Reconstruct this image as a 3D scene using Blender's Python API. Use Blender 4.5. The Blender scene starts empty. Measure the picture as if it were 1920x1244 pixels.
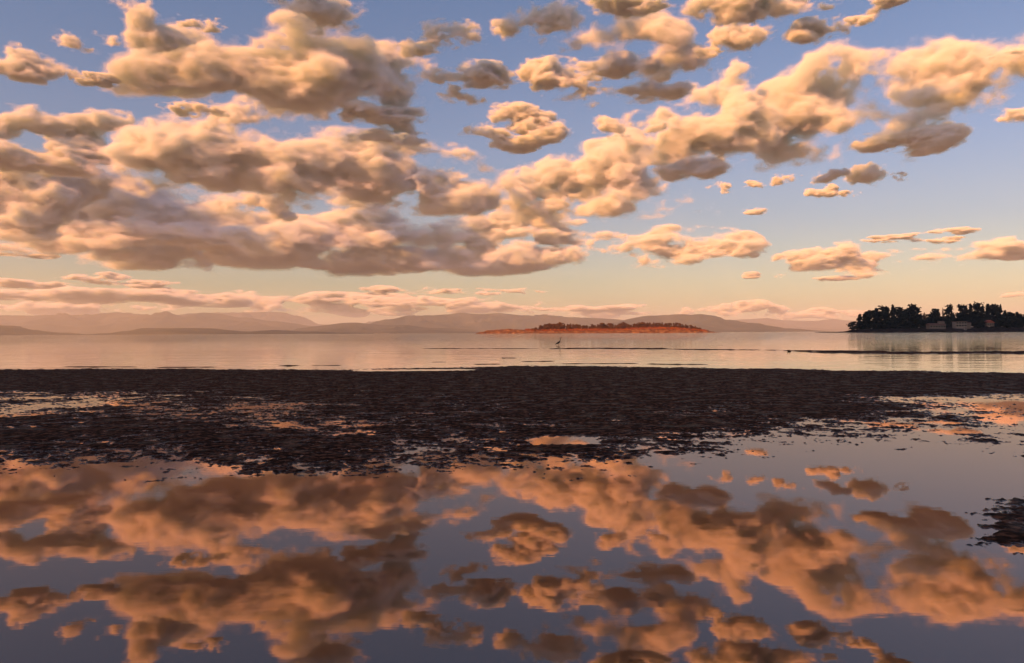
import bpy, bmesh, math, random
import numpy as np
from mathutils import Vector, Matrix

# ------------------------------------------------------------------ camera, sky, sun, exposure
sc = bpy.context.scene
sc.render.engine = 'CYCLES'
COL = sc.collection
F = 1493.0            # focal length in pixels of a 1920 px wide frame (28 mm lens)
CAMH = 1.7            # eye height
cam_data = bpy.data.cameras.new('camera')
cam = bpy.data.objects.new('camera', cam_data)
COL.objects.link(cam)
cam_data.sensor_width = 36.0
cam_data.lens = 36.0 * F / 1920.0
cam_data.clip_start = 0.1
cam_data.clip_end = 400000.0
cam.location = (0, 0, CAMH)
CAMM = Matrix.Rotation(math.pi / 2 + 2.65 / F, 3, 'X') @ Matrix.Rotation(-0.0045, 3, 'Z')
cam.rotation_euler = CAMM.to_euler()
sc.camera = cam

SUN_EL = math.radians(30.0)
SUN_AZ = math.radians(52.0)       # light travels forward and to the right: the sun stands behind on the left
world = bpy.data.worlds.new('World')
sc.world = world
world.use_nodes = True
nt = world.node_tree
bgn = nt.nodes['Background']
sky = nt.nodes.new('ShaderNodeTexSky')
sky.sky_type = 'NISHITA'
sky.sun_disc = False
sky.sun_elevation = SUN_EL
sky.sun_rotation = math.pi + SUN_AZ
sky.air_density = 1.0
sky.dust_density = 1.0
sky.ozone_density = 1.0
# evening tint of the whole sky, the same all the way round: rosy low down, bluer above
geo = nt.nodes.new('ShaderNodeTexCoord')
sep = nt.nodes.new('ShaderNodeSeparateXYZ')
ramp = nt.nodes.new('ShaderNodeValToRGB')
mul = nt.nodes.new('ShaderNodeMix')
mul.data_type = 'RGBA'
mul.blend_type = 'MULTIPLY'
mul.inputs[0].default_value = 1.0
nt.links.new(geo.outputs['Generated'], sep.inputs[0])
nt.links.new(sep.outputs['Z'], ramp.inputs[0])
SKY_TINT = [(0.0, (1.12, 0.84, 0.58)), (0.06, (1.08, 0.83, 0.62)), (0.13, (0.99, 0.785, 0.73)),
            (0.22, (0.95, 0.82, 0.87)), (0.40, (0.86, 0.85, 0.95)), (1.0, (0.86, 0.85, 0.97))]
els = ramp.color_ramp.elements
while len(els) > 1:
    els.remove(els[-1])
els[0].position = 0.0
els[0].color = (*SKY_TINT[0][1], 1)
for p, c in SKY_TINT[1:]:
    e = els.new(p)
    e.color = (*c, 1)
nt.links.new(sky.outputs[0], mul.inputs[6])
nt.links.new(ramp.outputs[0], mul.inputs[7])
nt.links.new(mul.outputs[2], bgn.inputs[0])
bgn.inputs[1].default_value = 0.061

sun_data = bpy.data.lights.new('sun', 'SUN')
sun = bpy.data.objects.new('sun', sun_data)
COL.objects.link(sun)
sun_data.energy = 5.0
sun_data.angle = math.radians(0.5)
sun_data.color = (1.0, 0.405, 0.10)
LIGHT = Vector((math.sin(SUN_AZ) * math.cos(SUN_EL), math.cos(SUN_AZ) * math.cos(SUN_EL), -math.sin(SUN_EL)))
sun.rotation_euler = LIGHT.to_track_quat('-Z', 'Y').to_euler()

vs = sc.view_settings
vs.view_transform = 'Standard'
vs.look = 'None'
vs.exposure = 0.98
vs.gamma = 1.0
vs.use_curve_mapping = False
cy = sc.cycles
cy.max_bounces = 10
cy.diffuse_bounces = 2
cy.glossy_bounces = 3
cy.transparent_max_bounces = 64
cy.volume_bounces = 3
cy.use_denoising = True
cy.use_adaptive_sampling = True
cy.adaptive_threshold = 0.02
cy.caustics_reflective = False
cy.caustics_refractive = False

# ------------------------------------------------------------------ helpers
def ray(px, py):
    return (CAMM @ Vector(((px - 960) / F, (622 - py) / F, -1.0))).normalized()

def ground(px, py):
    """where the line of sight through a pixel of the photograph meets the water level"""
    d = ray(px, py)
    t = CAMH / max(-d.z, 1e-6)
    return Vector((d.x * t, d.y * t, 0.0))

def at(px, py, dist):
    """point on the line of sight at a forward distance"""
    d = ray(px, py)
    t = dist / d.y
    return Vector((d.x * t, dist, CAMH + d.z * t))

def horizon(px):
    a, b = ray(px, 600), ray(px, 650)
    return 600 + 50 * (a.z / a.y) / (a.z / a.y - b.z / b.y)

def tag(o, label=None, cat=None, group=None, kind=None):
    for k, v in (('label', label), ('category', cat), ('group', group), ('kind', kind)):
        if v:
            o[k] = v
    return o

def mesh(name, v, f, mat, parent=None, smooth=False):
    me = bpy.data.meshes.new(name)
    v = np.ascontiguousarray(v, np.float32)
    f = np.ascontiguousarray(f, np.int32)
    me.vertices.add(len(v))
    me.vertices.foreach_set('co', v.ravel())
    me.loops.add(f.size)
    me.loops.foreach_set('vertex_index', f.ravel())
    me.polygons.add(len(f))
    me.polygons.foreach_set('loop_start', np.arange(0, f.size, f.shape[1], dtype=np.int32))
    me.update(calc_edges=True)
    if smooth:
        me.polygons.foreach_set('use_smooth', np.ones(len(f), bool))
    o = bpy.data.objects.new(name, me)
    COL.objects.link(o)
    me.materials.append(mat)
    o.parent = parent
    return o

def empty(name, loc):
    o = bpy.data.objects.new(name, None)
    COL.objects.link(o)
    o.location = loc
    return o

def grid_faces(nr, nc):
    i = np.arange(nr * nc).reshape(nr, nc)
    return np.stack([i[:-1, :-1], i[:-1, 1:], i[1:, 1:], i[1:, :-1]], -1).reshape(-1, 4)

# tileable fractal noise volume
N = 128
def make_noise(beta, seed):
    r = np.random.default_rng(seed)
    k = np.fft.fftfreq(N) * N
    kk = np.sqrt(k[:, None, None] ** 2 + k[None, :, None] ** 2 + (np.fft.rfftfreq(N) * N)[None, None, :] ** 2)
    kk[0, 0, 0] = 1
    a = kk ** (-beta / 2)
    a[kk < 2] *= 0.5
    a[kk < 1.1] = 0
    a[0, 0, 0] = 0
    t = np.fft.irfftn(np.fft.rfftn(r.standard_normal((N, N, N))) * a, s=(N, N, N))
    return (t / t.std()).astype(np.float32)
TEX = make_noise(4.15, 1)
TEXR = make_noise(2.6, 2)

def samp(p, tile, T=None):
    T = TEX if T is None else T
    q = (p * (N / tile)).astype(np.float32)
    i = np.floor(q).astype(np.int32)
    f = q - i
    i0 = i % N
    i1 = (i + 1) % N
    x0, y0, z0 = i0.T
    x1, y1, z1 = i1.T
    fx, fy, fz = f.T
    L = lambda a, b, t: a + (b - a) * t
    c00 = L(T[x0, y0, z0], T[x1, y0, z0], fx)
    c10 = L(T[x0, y1, z0], T[x1, y1, z0], fx)
    c01 = L(T[x0, y0, z1], T[x1, y0, z1], fx)
    c11 = L(T[x0, y1, z1], T[x1, y1, z1], fx)
    return L(L(c00, c10, fy), L(c01, c11, fy), fz)

def samp2(x, y, tile, slice_=0.0, T=None):
    p = np.stack([np.ravel(x), np.ravel(y), np.full(np.size(x), slice_)], 1)
    return samp(p, tile, T).reshape(np.shape(x))

# ------------------------------------------------------------------ materials
def new_mat(name):
    m = bpy.data.materials.new(name)
    m.use_nodes = True
    return m, m.node_tree, m.node_tree.nodes['Principled BSDF']

def noise_mat(name, cols, scale, rough=0.8, spec=0.2, bump=0.0, bump_scale=None, detail=5.0, stretch=(1, 1, 1)):
    """two or three colours mixed by noise in object space"""
    m, t, b = new_mat(name)
    tc = t.nodes.new('ShaderNodeTexCoord')
    mp = t.nodes.new('ShaderNodeMapping')
    mp.inputs['Scale'].default_value = stretch
    t.links.new(tc.outputs['Object'], mp.inputs[0])
    n = t.nodes.new('ShaderNodeTexNoise')
    n.inputs['Scale'].default_value = scale
    n.inputs['Detail'].default_value = detail
    t.links.new(mp.outputs[0], n.inputs[0])
    r = t.nodes.new('ShaderNodeValToRGB')
    e = r.color_ramp.elements
    e[0].position, e[1].position = 0.35, 0.65
    e[0].color, e[1].color = (*cols[0], 1), (*cols[-1], 1)
    if len(cols) == 3:
        x = e.new(0.5)
        x.color = (*cols[1], 1)
    t.links.new(n.outputs['Fac'], r.inputs[0])
    t.links.new(r.outputs[0], b.inputs['Base Color'])
    b.inputs['Roughness'].default_value = rough
    b.inputs['Specular IOR Level'].default_value = spec
    if bump:
        n2 = t.nodes.new('ShaderNodeTexNoise')
        n2.inputs['Scale'].default_value = bump_scale or scale * 4
        n2.inputs['Detail'].default_value = 6
        t.links.new(mp.outputs[0], n2.inputs[0])
        bp = t.nodes.new('ShaderNodeBump')
        bp.inputs['Distance'].default_value = bump
        t.links.new(n2.outputs['Fac'], bp.inputs['Height'])
        t.links.new(bp.outputs[0], b.inputs['Normal'])
    return m

def water_mat(name, tint, ior, base, rough, waves, calm=None):
    """dark body with a mirror film that follows Fresnel; waves = [(stretch, scale, height)]"""
    m = bpy.data.materials.new(name)
    m.use_nodes = True
    t = m.node_tree
    t.nodes.clear()
    out = t.nodes.new('ShaderNodeOutputMaterial')
    mix = t.nodes.new('ShaderNodeMixShader')
    dif = t.nodes.new('ShaderNodeBsdfDiffuse')
    glo = t.nodes.new('ShaderNodeBsdfGlossy')
    fre = t.nodes.new('ShaderNodeFresnel')
    dif.inputs['Color'].default_value = (*base, 1)
    glo.inputs['Color'].default_value = (*tint, 1)
    glo.inputs['Roughness'].default_value = rough
    fre.inputs['IOR'].default_value = ior
    t.links.new(fre.outputs[0], mix.inputs[0])
    t.links.new(dif.outputs[0], mix.inputs[1])
    t.links.new(glo.outputs[0], mix.inputs[2])
    t.links.new(mix.outputs[0], out.inputs['Surface'])
    g = t.nodes.new('ShaderNodeNewGeometry')
    prev = None
    for st, scale, hgt in waves:
        mp = t.nodes.new('ShaderNodeMapping')
        mp.inputs['Scale'].default_value = st
        t.links.new(g.outputs['Position'], mp.inputs[0])
        n = t.nodes.new('ShaderNodeTexNoise')
        n.inputs['Scale'].default_value = scale
        n.inputs['Detail'].default_value = 2.0
        t.links.new(mp.outputs[0], n.inputs[0])
        ml = t.nodes.new('ShaderNodeMath')
        ml.operation = 'MULTIPLY'
        ml.inputs[1].default_value = hgt
        t.links.new(n.outputs['Fac'], ml.inputs[0])
        h = ml
        if calm:     # sheltered shallows lie still, the breeze ruffles the open water
            sp = t.nodes.new('ShaderNodeSeparateXYZ')
            t.links.new(g.outputs['Position'], sp.inputs[0])
            # wandering edge between still and ruffled water
            nn = t.nodes.new('ShaderNodeTexNoise')
            nn.inputs['Scale'].default_value = 0.006
            nn.inputs['Detail'].default_value = 3
            t.links.new(g.outputs['Position'], nn.inputs[0])
            ma = t.nodes.new('ShaderNodeMath')
            ma.operation = 'MULTIPLY_ADD'
            ma.inputs[1].default_value = calm[2]
            t.links.new(nn.outputs['Fac'], ma.inputs[0])
            t.links.new(sp.outputs['Y'], ma.inputs[2])
            mr = t.nodes.new('ShaderNodeMapRange')
            mr.inputs['From Min'].default_value = calm[0] + calm[2] * 0.5
            mr.inputs['From Max'].default_value = calm[1] + calm[2] * 0.5
            mr.inputs['To Min'].default_value = calm[3]
            mr.inputs['To Max'].default_value = 1.0
            t.links.new(ma.outputs[0], mr.inputs['Value'])
            h = t.nodes.new('ShaderNodeMath')
            h.operation = 'MULTIPLY'
            t.links.new(ml.outputs[0], h.inputs[0])
            t.links.new(mr.outputs[0], h.inputs[1])
        if prev is None:
            prev = h
        else:
            ad = t.nodes.new('ShaderNodeMath')
            ad.operation = 'ADD'
            t.links.new(prev.outputs[0], ad.inputs[0])
            t.links.new(h.outputs[0], ad.inputs[1])
            prev = ad
    bp = t.nodes.new('ShaderNodeBump')
    bp.inputs['Distance'].default_value = 1.0
    bp.inputs['Strength'].default_value = 1.0
    t.links.new(prev.outputs[0], bp.inputs['Height'])
    for n_ in (dif, glo, fre):
        t.links.new(bp.outputs[0], n_.inputs['Normal'])
    return m

M_SEA = water_mat('sea_water', (1.0, 0.98, 0.97), 2.3, (0.012, 0.016, 0.02), 0.03,
                  [((0.35, 1.0, 1), 1.3, 0.10), ((0.3, 1.0, 1), 0.25, 0.20)], calm=(75, 200, 60, 0.11))
M_POOL = water_mat('tide_pool_water', (1.0, 0.73, 0.60), 3.0, (0.012, 0.010, 0.011), 0.012,
                   [((0.35, 1.0, 1), 9.0, 0.00014), ((0.3, 1.0, 1), 1.4, 0.00025)])
M_MUD = noise_mat('wet_mud', [(0.012, 0.0045, 0.0026), (0.032, 0.012, 0.006), (0.16, 0.062, 0.034)], 9.0,  # palest tone paints small lit facets into the mud colour as specks
                  rough=0.75, spec=0.03, bump=0.03, bump_scale=22.0, detail=8.0)
def wet_patches(m):
    t = m.node_tree
    b = t.nodes['Principled BSDF']
    n = t.nodes.new('ShaderNodeTexNoise')
    n.inputs['Scale'].default_value = 2.2
    n.inputs['Detail'].default_value = 6
    tc = t.nodes.new('ShaderNodeTexCoord')
    t.links.new(tc.outputs['Object'], n.inputs[0])
    r = t.nodes.new('ShaderNodeMapRange')
    r.inputs['From Min'].default_value, r.inputs['From Max'].default_value = 0.45, 0.62
    r.inputs['To Min'].default_value, r.inputs['To Max'].default_value = 0.9, 0.5
    t.links.new(n.outputs['Fac'], r.inputs['Value'])
    # the lowest rim next to the water is soaked and shines
    sp = t.nodes.new('ShaderNodeSeparateXYZ')
    t.links.new(tc.outputs['Object'], sp.inputs[0])
    wr = t.nodes.new('ShaderNodeMapRange')
    wr.inputs['From Min'].default_value, wr.inputs['From Max'].default_value = 0.0015, 0.0085
    wr.inputs['To Min'].default_value, wr.inputs['To Max'].default_value = 0.22, 1.0
    t.links.new(sp.outputs['Z'], wr.inputs['Value'])
    mm = t.nodes.new('ShaderNodeMath')
    mm.operation = 'MULTIPLY'
    t.links.new(r.outputs[0], mm.inputs[0])
    t.links.new(wr.outputs[0], mm.inputs[1])
    t.links.new(mm.outputs[0], b.inputs['Roughness'])
    ws = t.nodes.new('ShaderNodeMapRange')
    ws.inputs['From Min'].default_value, ws.inputs['From Max'].default_value = 0.0015, 0.0085
    ws.inputs['To Min'].default_value, ws.inputs['To Max'].default_value = 0.35, 0.03
    t.links.new(sp.outputs['Z'], ws.inputs['Value'])
    t.links.new(ws.outputs[0], b.inputs['Specular IOR Level'])
wet_patches(M_MUD)
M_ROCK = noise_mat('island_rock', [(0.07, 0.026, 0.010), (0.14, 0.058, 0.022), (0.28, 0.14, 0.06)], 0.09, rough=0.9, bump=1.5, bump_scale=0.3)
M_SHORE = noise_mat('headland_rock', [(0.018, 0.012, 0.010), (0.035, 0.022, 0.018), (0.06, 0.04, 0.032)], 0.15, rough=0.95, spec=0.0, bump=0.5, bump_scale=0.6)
M_PALE = noise_mat('pale_rock', [(0.55, 0.5, 0.45), (0.75, 0.7, 0.65)], 0.4, rough=0.9)
M_MOUNT = noise_mat('forested_mountain', [(0.025, 0.03, 0.026), (0.04, 0.042, 0.035), (0.065, 0.06, 0.05)], 0.0012, rough=1.0, spec=0.0)
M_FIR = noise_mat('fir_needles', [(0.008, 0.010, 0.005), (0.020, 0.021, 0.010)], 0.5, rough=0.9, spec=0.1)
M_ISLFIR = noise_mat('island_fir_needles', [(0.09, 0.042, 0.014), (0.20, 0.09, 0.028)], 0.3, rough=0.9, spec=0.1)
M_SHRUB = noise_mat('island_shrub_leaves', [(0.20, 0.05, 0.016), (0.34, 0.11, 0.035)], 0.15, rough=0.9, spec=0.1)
M_TWIG = noise_mat('bare_twigs', [(0.07, 0.035, 0.025), (0.10, 0.05, 0.035)], 1.0, rough=0.9, spec=0.1)
M_BARK = noise_mat('bark', [(0.02, 0.013, 0.01), (0.035, 0.024, 0.018)], 2.0, rough=0.95, stretch=(1, 1, 0.2))
M_FEATHER = noise_mat('grey_feathers', [(0.010, 0.010, 0.011), (0.02, 0.02, 0.022)], 18.0, rough=0.8)
M_NECK = noise_mat('brown_grey_feathers', [(0.07, 0.045, 0.035), (0.11, 0.075, 0.06)], 18.0, rough=0.8)
M_BILL = noise_mat('horn_bill', [(0.16, 0.09, 0.03), (0.22, 0.13, 0.05)], 12.0, rough=0.5)
M_WALL = noise_mat('pale_siding', [(0.17, 0.12, 0.09), (0.22, 0.16, 0.12)], 0.6, rough=0.8, stretch=(0.2, 0.2, 3))
M_WHITE = noise_mat('white_trim', [(0.24, 0.18, 0.15), (0.30, 0.24, 0.20)], 0.8, rough=0.6)
M_SHINGLE = noise_mat('brown_shingles', [(0.13, 0.065, 0.045), (0.18, 0.09, 0.065)], 1.2, rough=0.9)
M_REDROOF = noise_mat('red_roof', [(0.30, 0.07, 0.04), (0.40, 0.10, 0.06)], 1.2, rough=0.8)
M_GLASS = noise_mat('window_glass', [(0.015, 0.017, 0.02), (0.03, 0.033, 0.036)], 0.5, rough=0.08, spec=0.6)

# ------------------------------------------------------------------ water
def sheet(name, x0, x1, y0, y1, mat, z=0.0):
    v = np.array([(x0, y0, z), (x1, y0, z), (x1, y1, z), (x0, y1, z)])
    return tag(mesh(name, v, np.array([[0, 1, 2, 3]]), mat), kind='structure')
POOL_EDGE = 27.0
sheet('sea', -45000, 45000, POOL_EDGE, 52000, M_SEA)
sheet('tide_pool', -300, 300, -60, POOL_EDGE, M_POOL)

# ------------------------------------------------------------------ tidal mudflat: a height field that dips under the water level
def to_pixel(x, y):
    Minv = np.array(CAMM.transposed())
    p = np.stack([x, y, np.full(np.shape(x), -CAMH)], -1) @ Minv.T
    return 960 + F * p[..., 0] / -p[..., 2], 622 - F * p[..., 1] / -p[..., 2]

C_X = np.array([0, 160, 320, 480, 640, 800, 960, 1120, 1280, 1440, 1600, 1760, 1920], float)
DRY = [  # how far the ground stands out of the water along lines of the beach, in noise heights
    (700, [1.6] * 13),
    (722, [1.5] * 13),
    (735, [0.9, 1.0, 1.0, 1.1, 1.3, 1.5, 1.5, 1.5, 1.5, 1.5, 1.5, 1.4, 1.3]),
    (746, [0.4, 0.4, 0.4, 0.5, 0.8, 1.2, 1.3, 1.3, 1.3, 1.1, 0.3, -0.5, -0.9]),
    (758, [0.1, 0.15, 0.25, 0.35, 0.9, 1.2, 1.2, 1.2, 1.2, 1.0, 0.5, -0.1, -0.9]),
    (772, [-0.2, 0.15, 0.35, 0.6, 1.0, 1.1, 1.1, 1.1, 1.1, 1.0, 0.8, 0.3, -0.6]),
    (790, [0.4, 0.6, 0.7, 0.8, 0.9, 1.0, 1.1, 1.1, 1.0, 0.8, 0.6, 0.25, -0.6]),
    (810, [0.8, 0.8, 0.7, 0.6, 0.7, 0.8, 0.8, 0.9, 0.6, 0.3, 0.0, -0.45, -0.7]),
    (830, [0.7, 0.6, 0.5, 0.35, 0.3, 0.35, 0.5, 0.4, 0.1, -0.3, -0.6, -0.55, -0.8]),
    (850, [0.35, 0.4, 0.4, 0.35, 0.35, 0.3, 0.2, 0.1, -0.3, -0.7, -1.1, -1.2, -1.1]),
    (870, [-0.05, 0.1, 0.1, 0.2, 0.05, -0.1, -0.2, -0.4, -0.7, -1.2, -1.6, -1.8, -1.6]),
    (886, [-0.5, -0.6, -0.5, -0.55, -0.55, -0.6, -0.7, -0.7, -1.2, -1.7, -2, -2, -1.6]),
    (905, [-0.9, -1.4, -1.4, -1.5, -1.5, -1.5, -1.5, -1.6, -2, -2, -2, -2, -1.0]),
    (935, [-2, -2, -2, -2, -2, -2, -2, -2, -2, -2, -2, -1.5, 0.25]),
    (975, [-2, -2, -2, -2, -2, -2, -2, -2, -2, -2, -2, -1.3, 0.6]),
    (1010, [-2, -2, -2, -2, -2, -2, -2, -2, -2, -2, -2, -1.4, 0.5]),
    (1040, [-2, -2, -2, -2, -2, -2, -2, -2, -2, -2, -2, -2, -1.0]),
    (1070, [-2] * 13)]
FAR_EDGE = (np.array([-200, 0, 300, 640, 800, 960, 1100, 1300, 1600, 1920, 2200], float),
            np.array([692, 692, 692, 694.5, 690, 687, 686, 690, 694.5, 700, 704], float))

def dryness(px, py):
    rows = np.array([r[0] for r in DRY], float)
    tab = np.array([r[1] for r in DRY], float)
    cx = np.clip(np.interp(px, C_X, np.arange(13)), 0, 11.999)
    ry = np.clip(np.interp(py, rows, np.arange(len(rows))), 0, len(rows) - 1.001)
    i, j = cx.astype(int), ry.astype(int)
    u, w = cx - i, ry - j
    u = u * u * (3 - 2 * u)
    s = (tab[j, i] * (1 - u) + tab[j, i + 1] * u) * (1 - w) + (tab[j + 1, i] * (1 - u) + tab[j + 1, i + 1] * u) * w
    # a round pool and the bank in front of it
    s = s - 2.6 * np.exp(-(((px - 1055) / 62) ** 4 + ((py - 826) / 7.0) ** 4))
    s = s + 1.2 * np.exp(-(((px - 1050) / 75) ** 4 + ((py - 842) / 7.0) ** 4))
    # narrow inlet behind the front bar
    s = s - 3.5 * np.exp(-(((px - 770) / 120) ** 6 + ((py - 694.6 + (px - 770) * 0.006) / 1.9) ** 4))
    fe = np.interp(px, *FAR_EDGE)
    s = np.minimum(s, (py - fe) / 1.6)
    return s

def mudflat():
    az = np.linspace(-math.radians(43), math.radians(43), 1150)
    rows_py = np.concatenate([np.linspace(676, 712, 70), np.linspace(712.5, 900, 330), np.linspace(901.5, 1060, 75)])
    d = CAMH * F / (rows_py - 624.6)
    X = np.tan(az)[None, :] * d[:, None]
    Y = np.repeat(d[:, None], len(az), 1)
    px, py = to_pixel(X, Y)
    s = dryness(px, py)
    n = 0.35 * samp2(X * 0.8, Y, 8.0, 3.0) + 0.55 * samp2(X * 0.85, Y, 4.6, 11.0, TEXR) + 0.6 * samp2(X * 0.9, Y, 2.2, 17.0, TEXR) + 0.25 * samp2(X, Y, 30.0, 5.0)
    n = n - 0.15 * np.abs(samp2(X, Y, 2.3, 7.0, TEXR))
    z = 0.018 * (s + n * 0.66)
    z = np.maximum(z, -0.06)
    # seaweed lumps stand a little steeper once clear of the water
    z = np.where(z > 0, 0.020 * np.tanh(z / 0.014), z)
    # kept under the bottom edge at the rim of the sheet
    v = np.stack([X, Y, z], -1).reshape(-1, 3)
    o = mesh('mudflat', v, grid_faces(*X.shape), M_MUD)
    tag(o, kind='structure')
mudflat()

# low bars of wet sand that break the surface further out
def sandbar(p0, p1, half, height, seed):
    a, b = ground(*p0), ground(*p1)
    n = max(24, int(abs(p1[0] - p0[0]) / 3))
    u = np.linspace(0, 1, n)
    w = np.linspace(-1, 1, 15)
    ax = (b - a).normalized()
    nx = Vector((-ax.y, ax.x, 0))
    U, W = np.meshgrid(u, w, indexing='ij')
    cx = a.x + (b.x - a.x) * U + nx.x * W * half
    cyy = a.y + (b.y - a.y) * U + nx.y * W * half
    env = np.clip(np.minimum(U, 1 - U) * 7, 0, 1) ** 0.5
    z = height * (1.25 * env - W ** 2 * 1.3 - 0.35) + height * 0.55 * samp2(cx, cyy, 26.0, seed * 3.1, TEXR)
    z[:, 0] = z[:, -1] = -0.15
    z[0] = z[-1] = -0.15
    cyy = cyy + 0.25 * half * samp2(cx, cyy * 0, 60.0, seed * 1.7)
    tag(mesh('sandbar', np.stack([cx, cyy, z], -1).reshape(-1, 3), grid_faces(n, 15)[:, ::-1], M_MUD), kind='structure')
for k, (p0, p1, half, hg) in enumerate([
        ((1520, 661.6), (2080, 663.0), 4.0, 0.07), ((1470, 658.4), (1640, 659.0), 1.6, 0.035), ((1260, 655.2), (1480, 657.6), 1.8, 0.035),
        ((1010, 653.6), (1270, 654.6), 2.4, 0.045), ((790, 654.2), (1015, 653.9), 1.6, 0.028), 
        ((806, 679.6), (840, 679.4), 0.5, 0.022), ((940, 671.8), (970, 671.8), 0.6, 0.022), ((975, 678.6), (1045, 677.6), 0.45, 0.022),
        ((885, 683.6), (940, 683.2), 0.35, 0.02), ((1050, 682.6), (1200, 681.8), 0.35, 0.022), ((1210, 683.0), (1330, 684.0), 0.35, 0.02),
        ((520, 686.5), (650, 685.5), 0.4, 0.022), ((120, 688.2), (260, 688.2), 0.35, 0.02), ((280, 689.2), (420, 688.6), 0.3, 0.02)]):
    sandbar(p0, p1, half, hg, k + 1)

# ------------------------------------------------------------------ far mountains
def mountain(pts, dist, depth, seed, rough=0.10):
    px = np.array([p[0] for p in pts], float)
    py = np.array([p[1] for p in pts], float)
    n = int(max(80, (px[-1] - px[0]) / 2.2))
    u = np.linspace(px[0], px[-1], n)
    h = np.array([at(a, np.interp(a, px, py), dist).z for a in u])
    # round the corners of the outline a little
    k = np.array([1, 2, 3, 2, 1], float)
    h = np.convolve(np.pad(h, 2, mode='edge'), k / k.sum(), 'valid')
    h = np.maximum(h, 0)
    x = np.array([at(a, 622, dist).x for a in u])
    m = 30
    w = np.linspace(0, 1, m)
    shape = np.sin(np.pi * np.clip(w * 0.72, 0, 1)) ** 0.9 / 1.0
    crest = 0.69
    shape = np.where(w < crest, (w / crest) ** 0.85, 1 - ((w - crest) / (1 - crest)) ** 1.6)
    X = np.repeat(x[:, None], m, 1)
    Y = dist + (w[None, :] - crest) * depth + 0 * X
    hm = h.max()
    nz = samp2(X, Y, depth * 2.4, seed * 2.3) * 0.6 + samp2(X, Y, depth * 0.7, seed * 4.1) * 0.35
    wgt = np.clip((crest - w) / crest * 3, 0, 1)
    wgt = np.where(w < crest, wgt, 1.0)
    Z = h[:, None] * shape[None, :] * (1 + 0.5 * nz * wgt[None, :]) + rough * h[:, None] * 0.25 * nz
    Z = np.minimum(Z, h[:, None] * 1.03)
    Z[:, 0] = -5
    Z[:, -1] = -5
    tag(mesh('mountains', np.stack([X, Y, Z], -1).reshape(-1, 3), grid_faces(n, m)[:, ::-1], M_MOUNT, smooth=True), kind='structure')

mountain([(-330, 600), (-200, 586), (-90, 595), (0, 592), (60, 593), (120, 592), (180, 590), (215, 586), (250, 590), (300, 593), (340, 591), (375, 587),
          (405, 591), (430, 596), (470, 597), (520, 604), (560, 609), (600, 613), (660, 618), (720, 623), (760, 625)], 27000, 9000, 1)
mountain([(380, 600), (420, 590), (450, 587), (500, 586), (540, 588), (562, 596), (585, 608), (640, 612), (700, 604), (760, 600), (820, 606), (900, 612)], 38000, 8000, 2)
mountain([(-260, 600), (-120, 606), (-60, 610), (0, 611), (30, 614), (60, 619), (100, 623), (150, 627)], 13000, 3000, 3)
mountain([(225, 626), (255, 620), (285, 616), (330, 616), (380, 616), (420, 620), (470, 623), (500, 620), (520, 619), (560, 622), (620, 623), (690, 625)], 14000, 3000, 4)
mountain([(560, 616), (600, 611), (640, 606), (670, 605), (720, 610), (760, 610), (800, 615), (850, 616), (890, 619), (915, 624)], 19000, 4500, 5)
mountain([(660, 622), (720, 604), (780, 596), (830, 592), (860, 588), (900, 590), (935, 588), (975, 592), (1030, 594), (1090, 596), (1150, 599), (1210, 604), (1290, 614), (1350, 621)], 25000, 7000, 6)
mountain([(1110, 622), (1150, 606), (1185, 598), (1215, 593), (1245, 592), (1270, 591), (1300, 592), (1330, 596), (1370, 603), (1400, 609), (1430, 615), (1465, 621.5)], 20000, 5500, 7)
mountain([(1330, 606), (1375, 600), (1410, 598), (1440, 596), (1465, 600), (1500, 602), (1530, 603), (1550, 599), (1565, 598), (1585, 601), (1620, 603), (1700, 600), (1790, 607), (1900, 604), (2010, 606), (2140, 600), (2260, 612)], 38000, 9000, 8)

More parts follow.
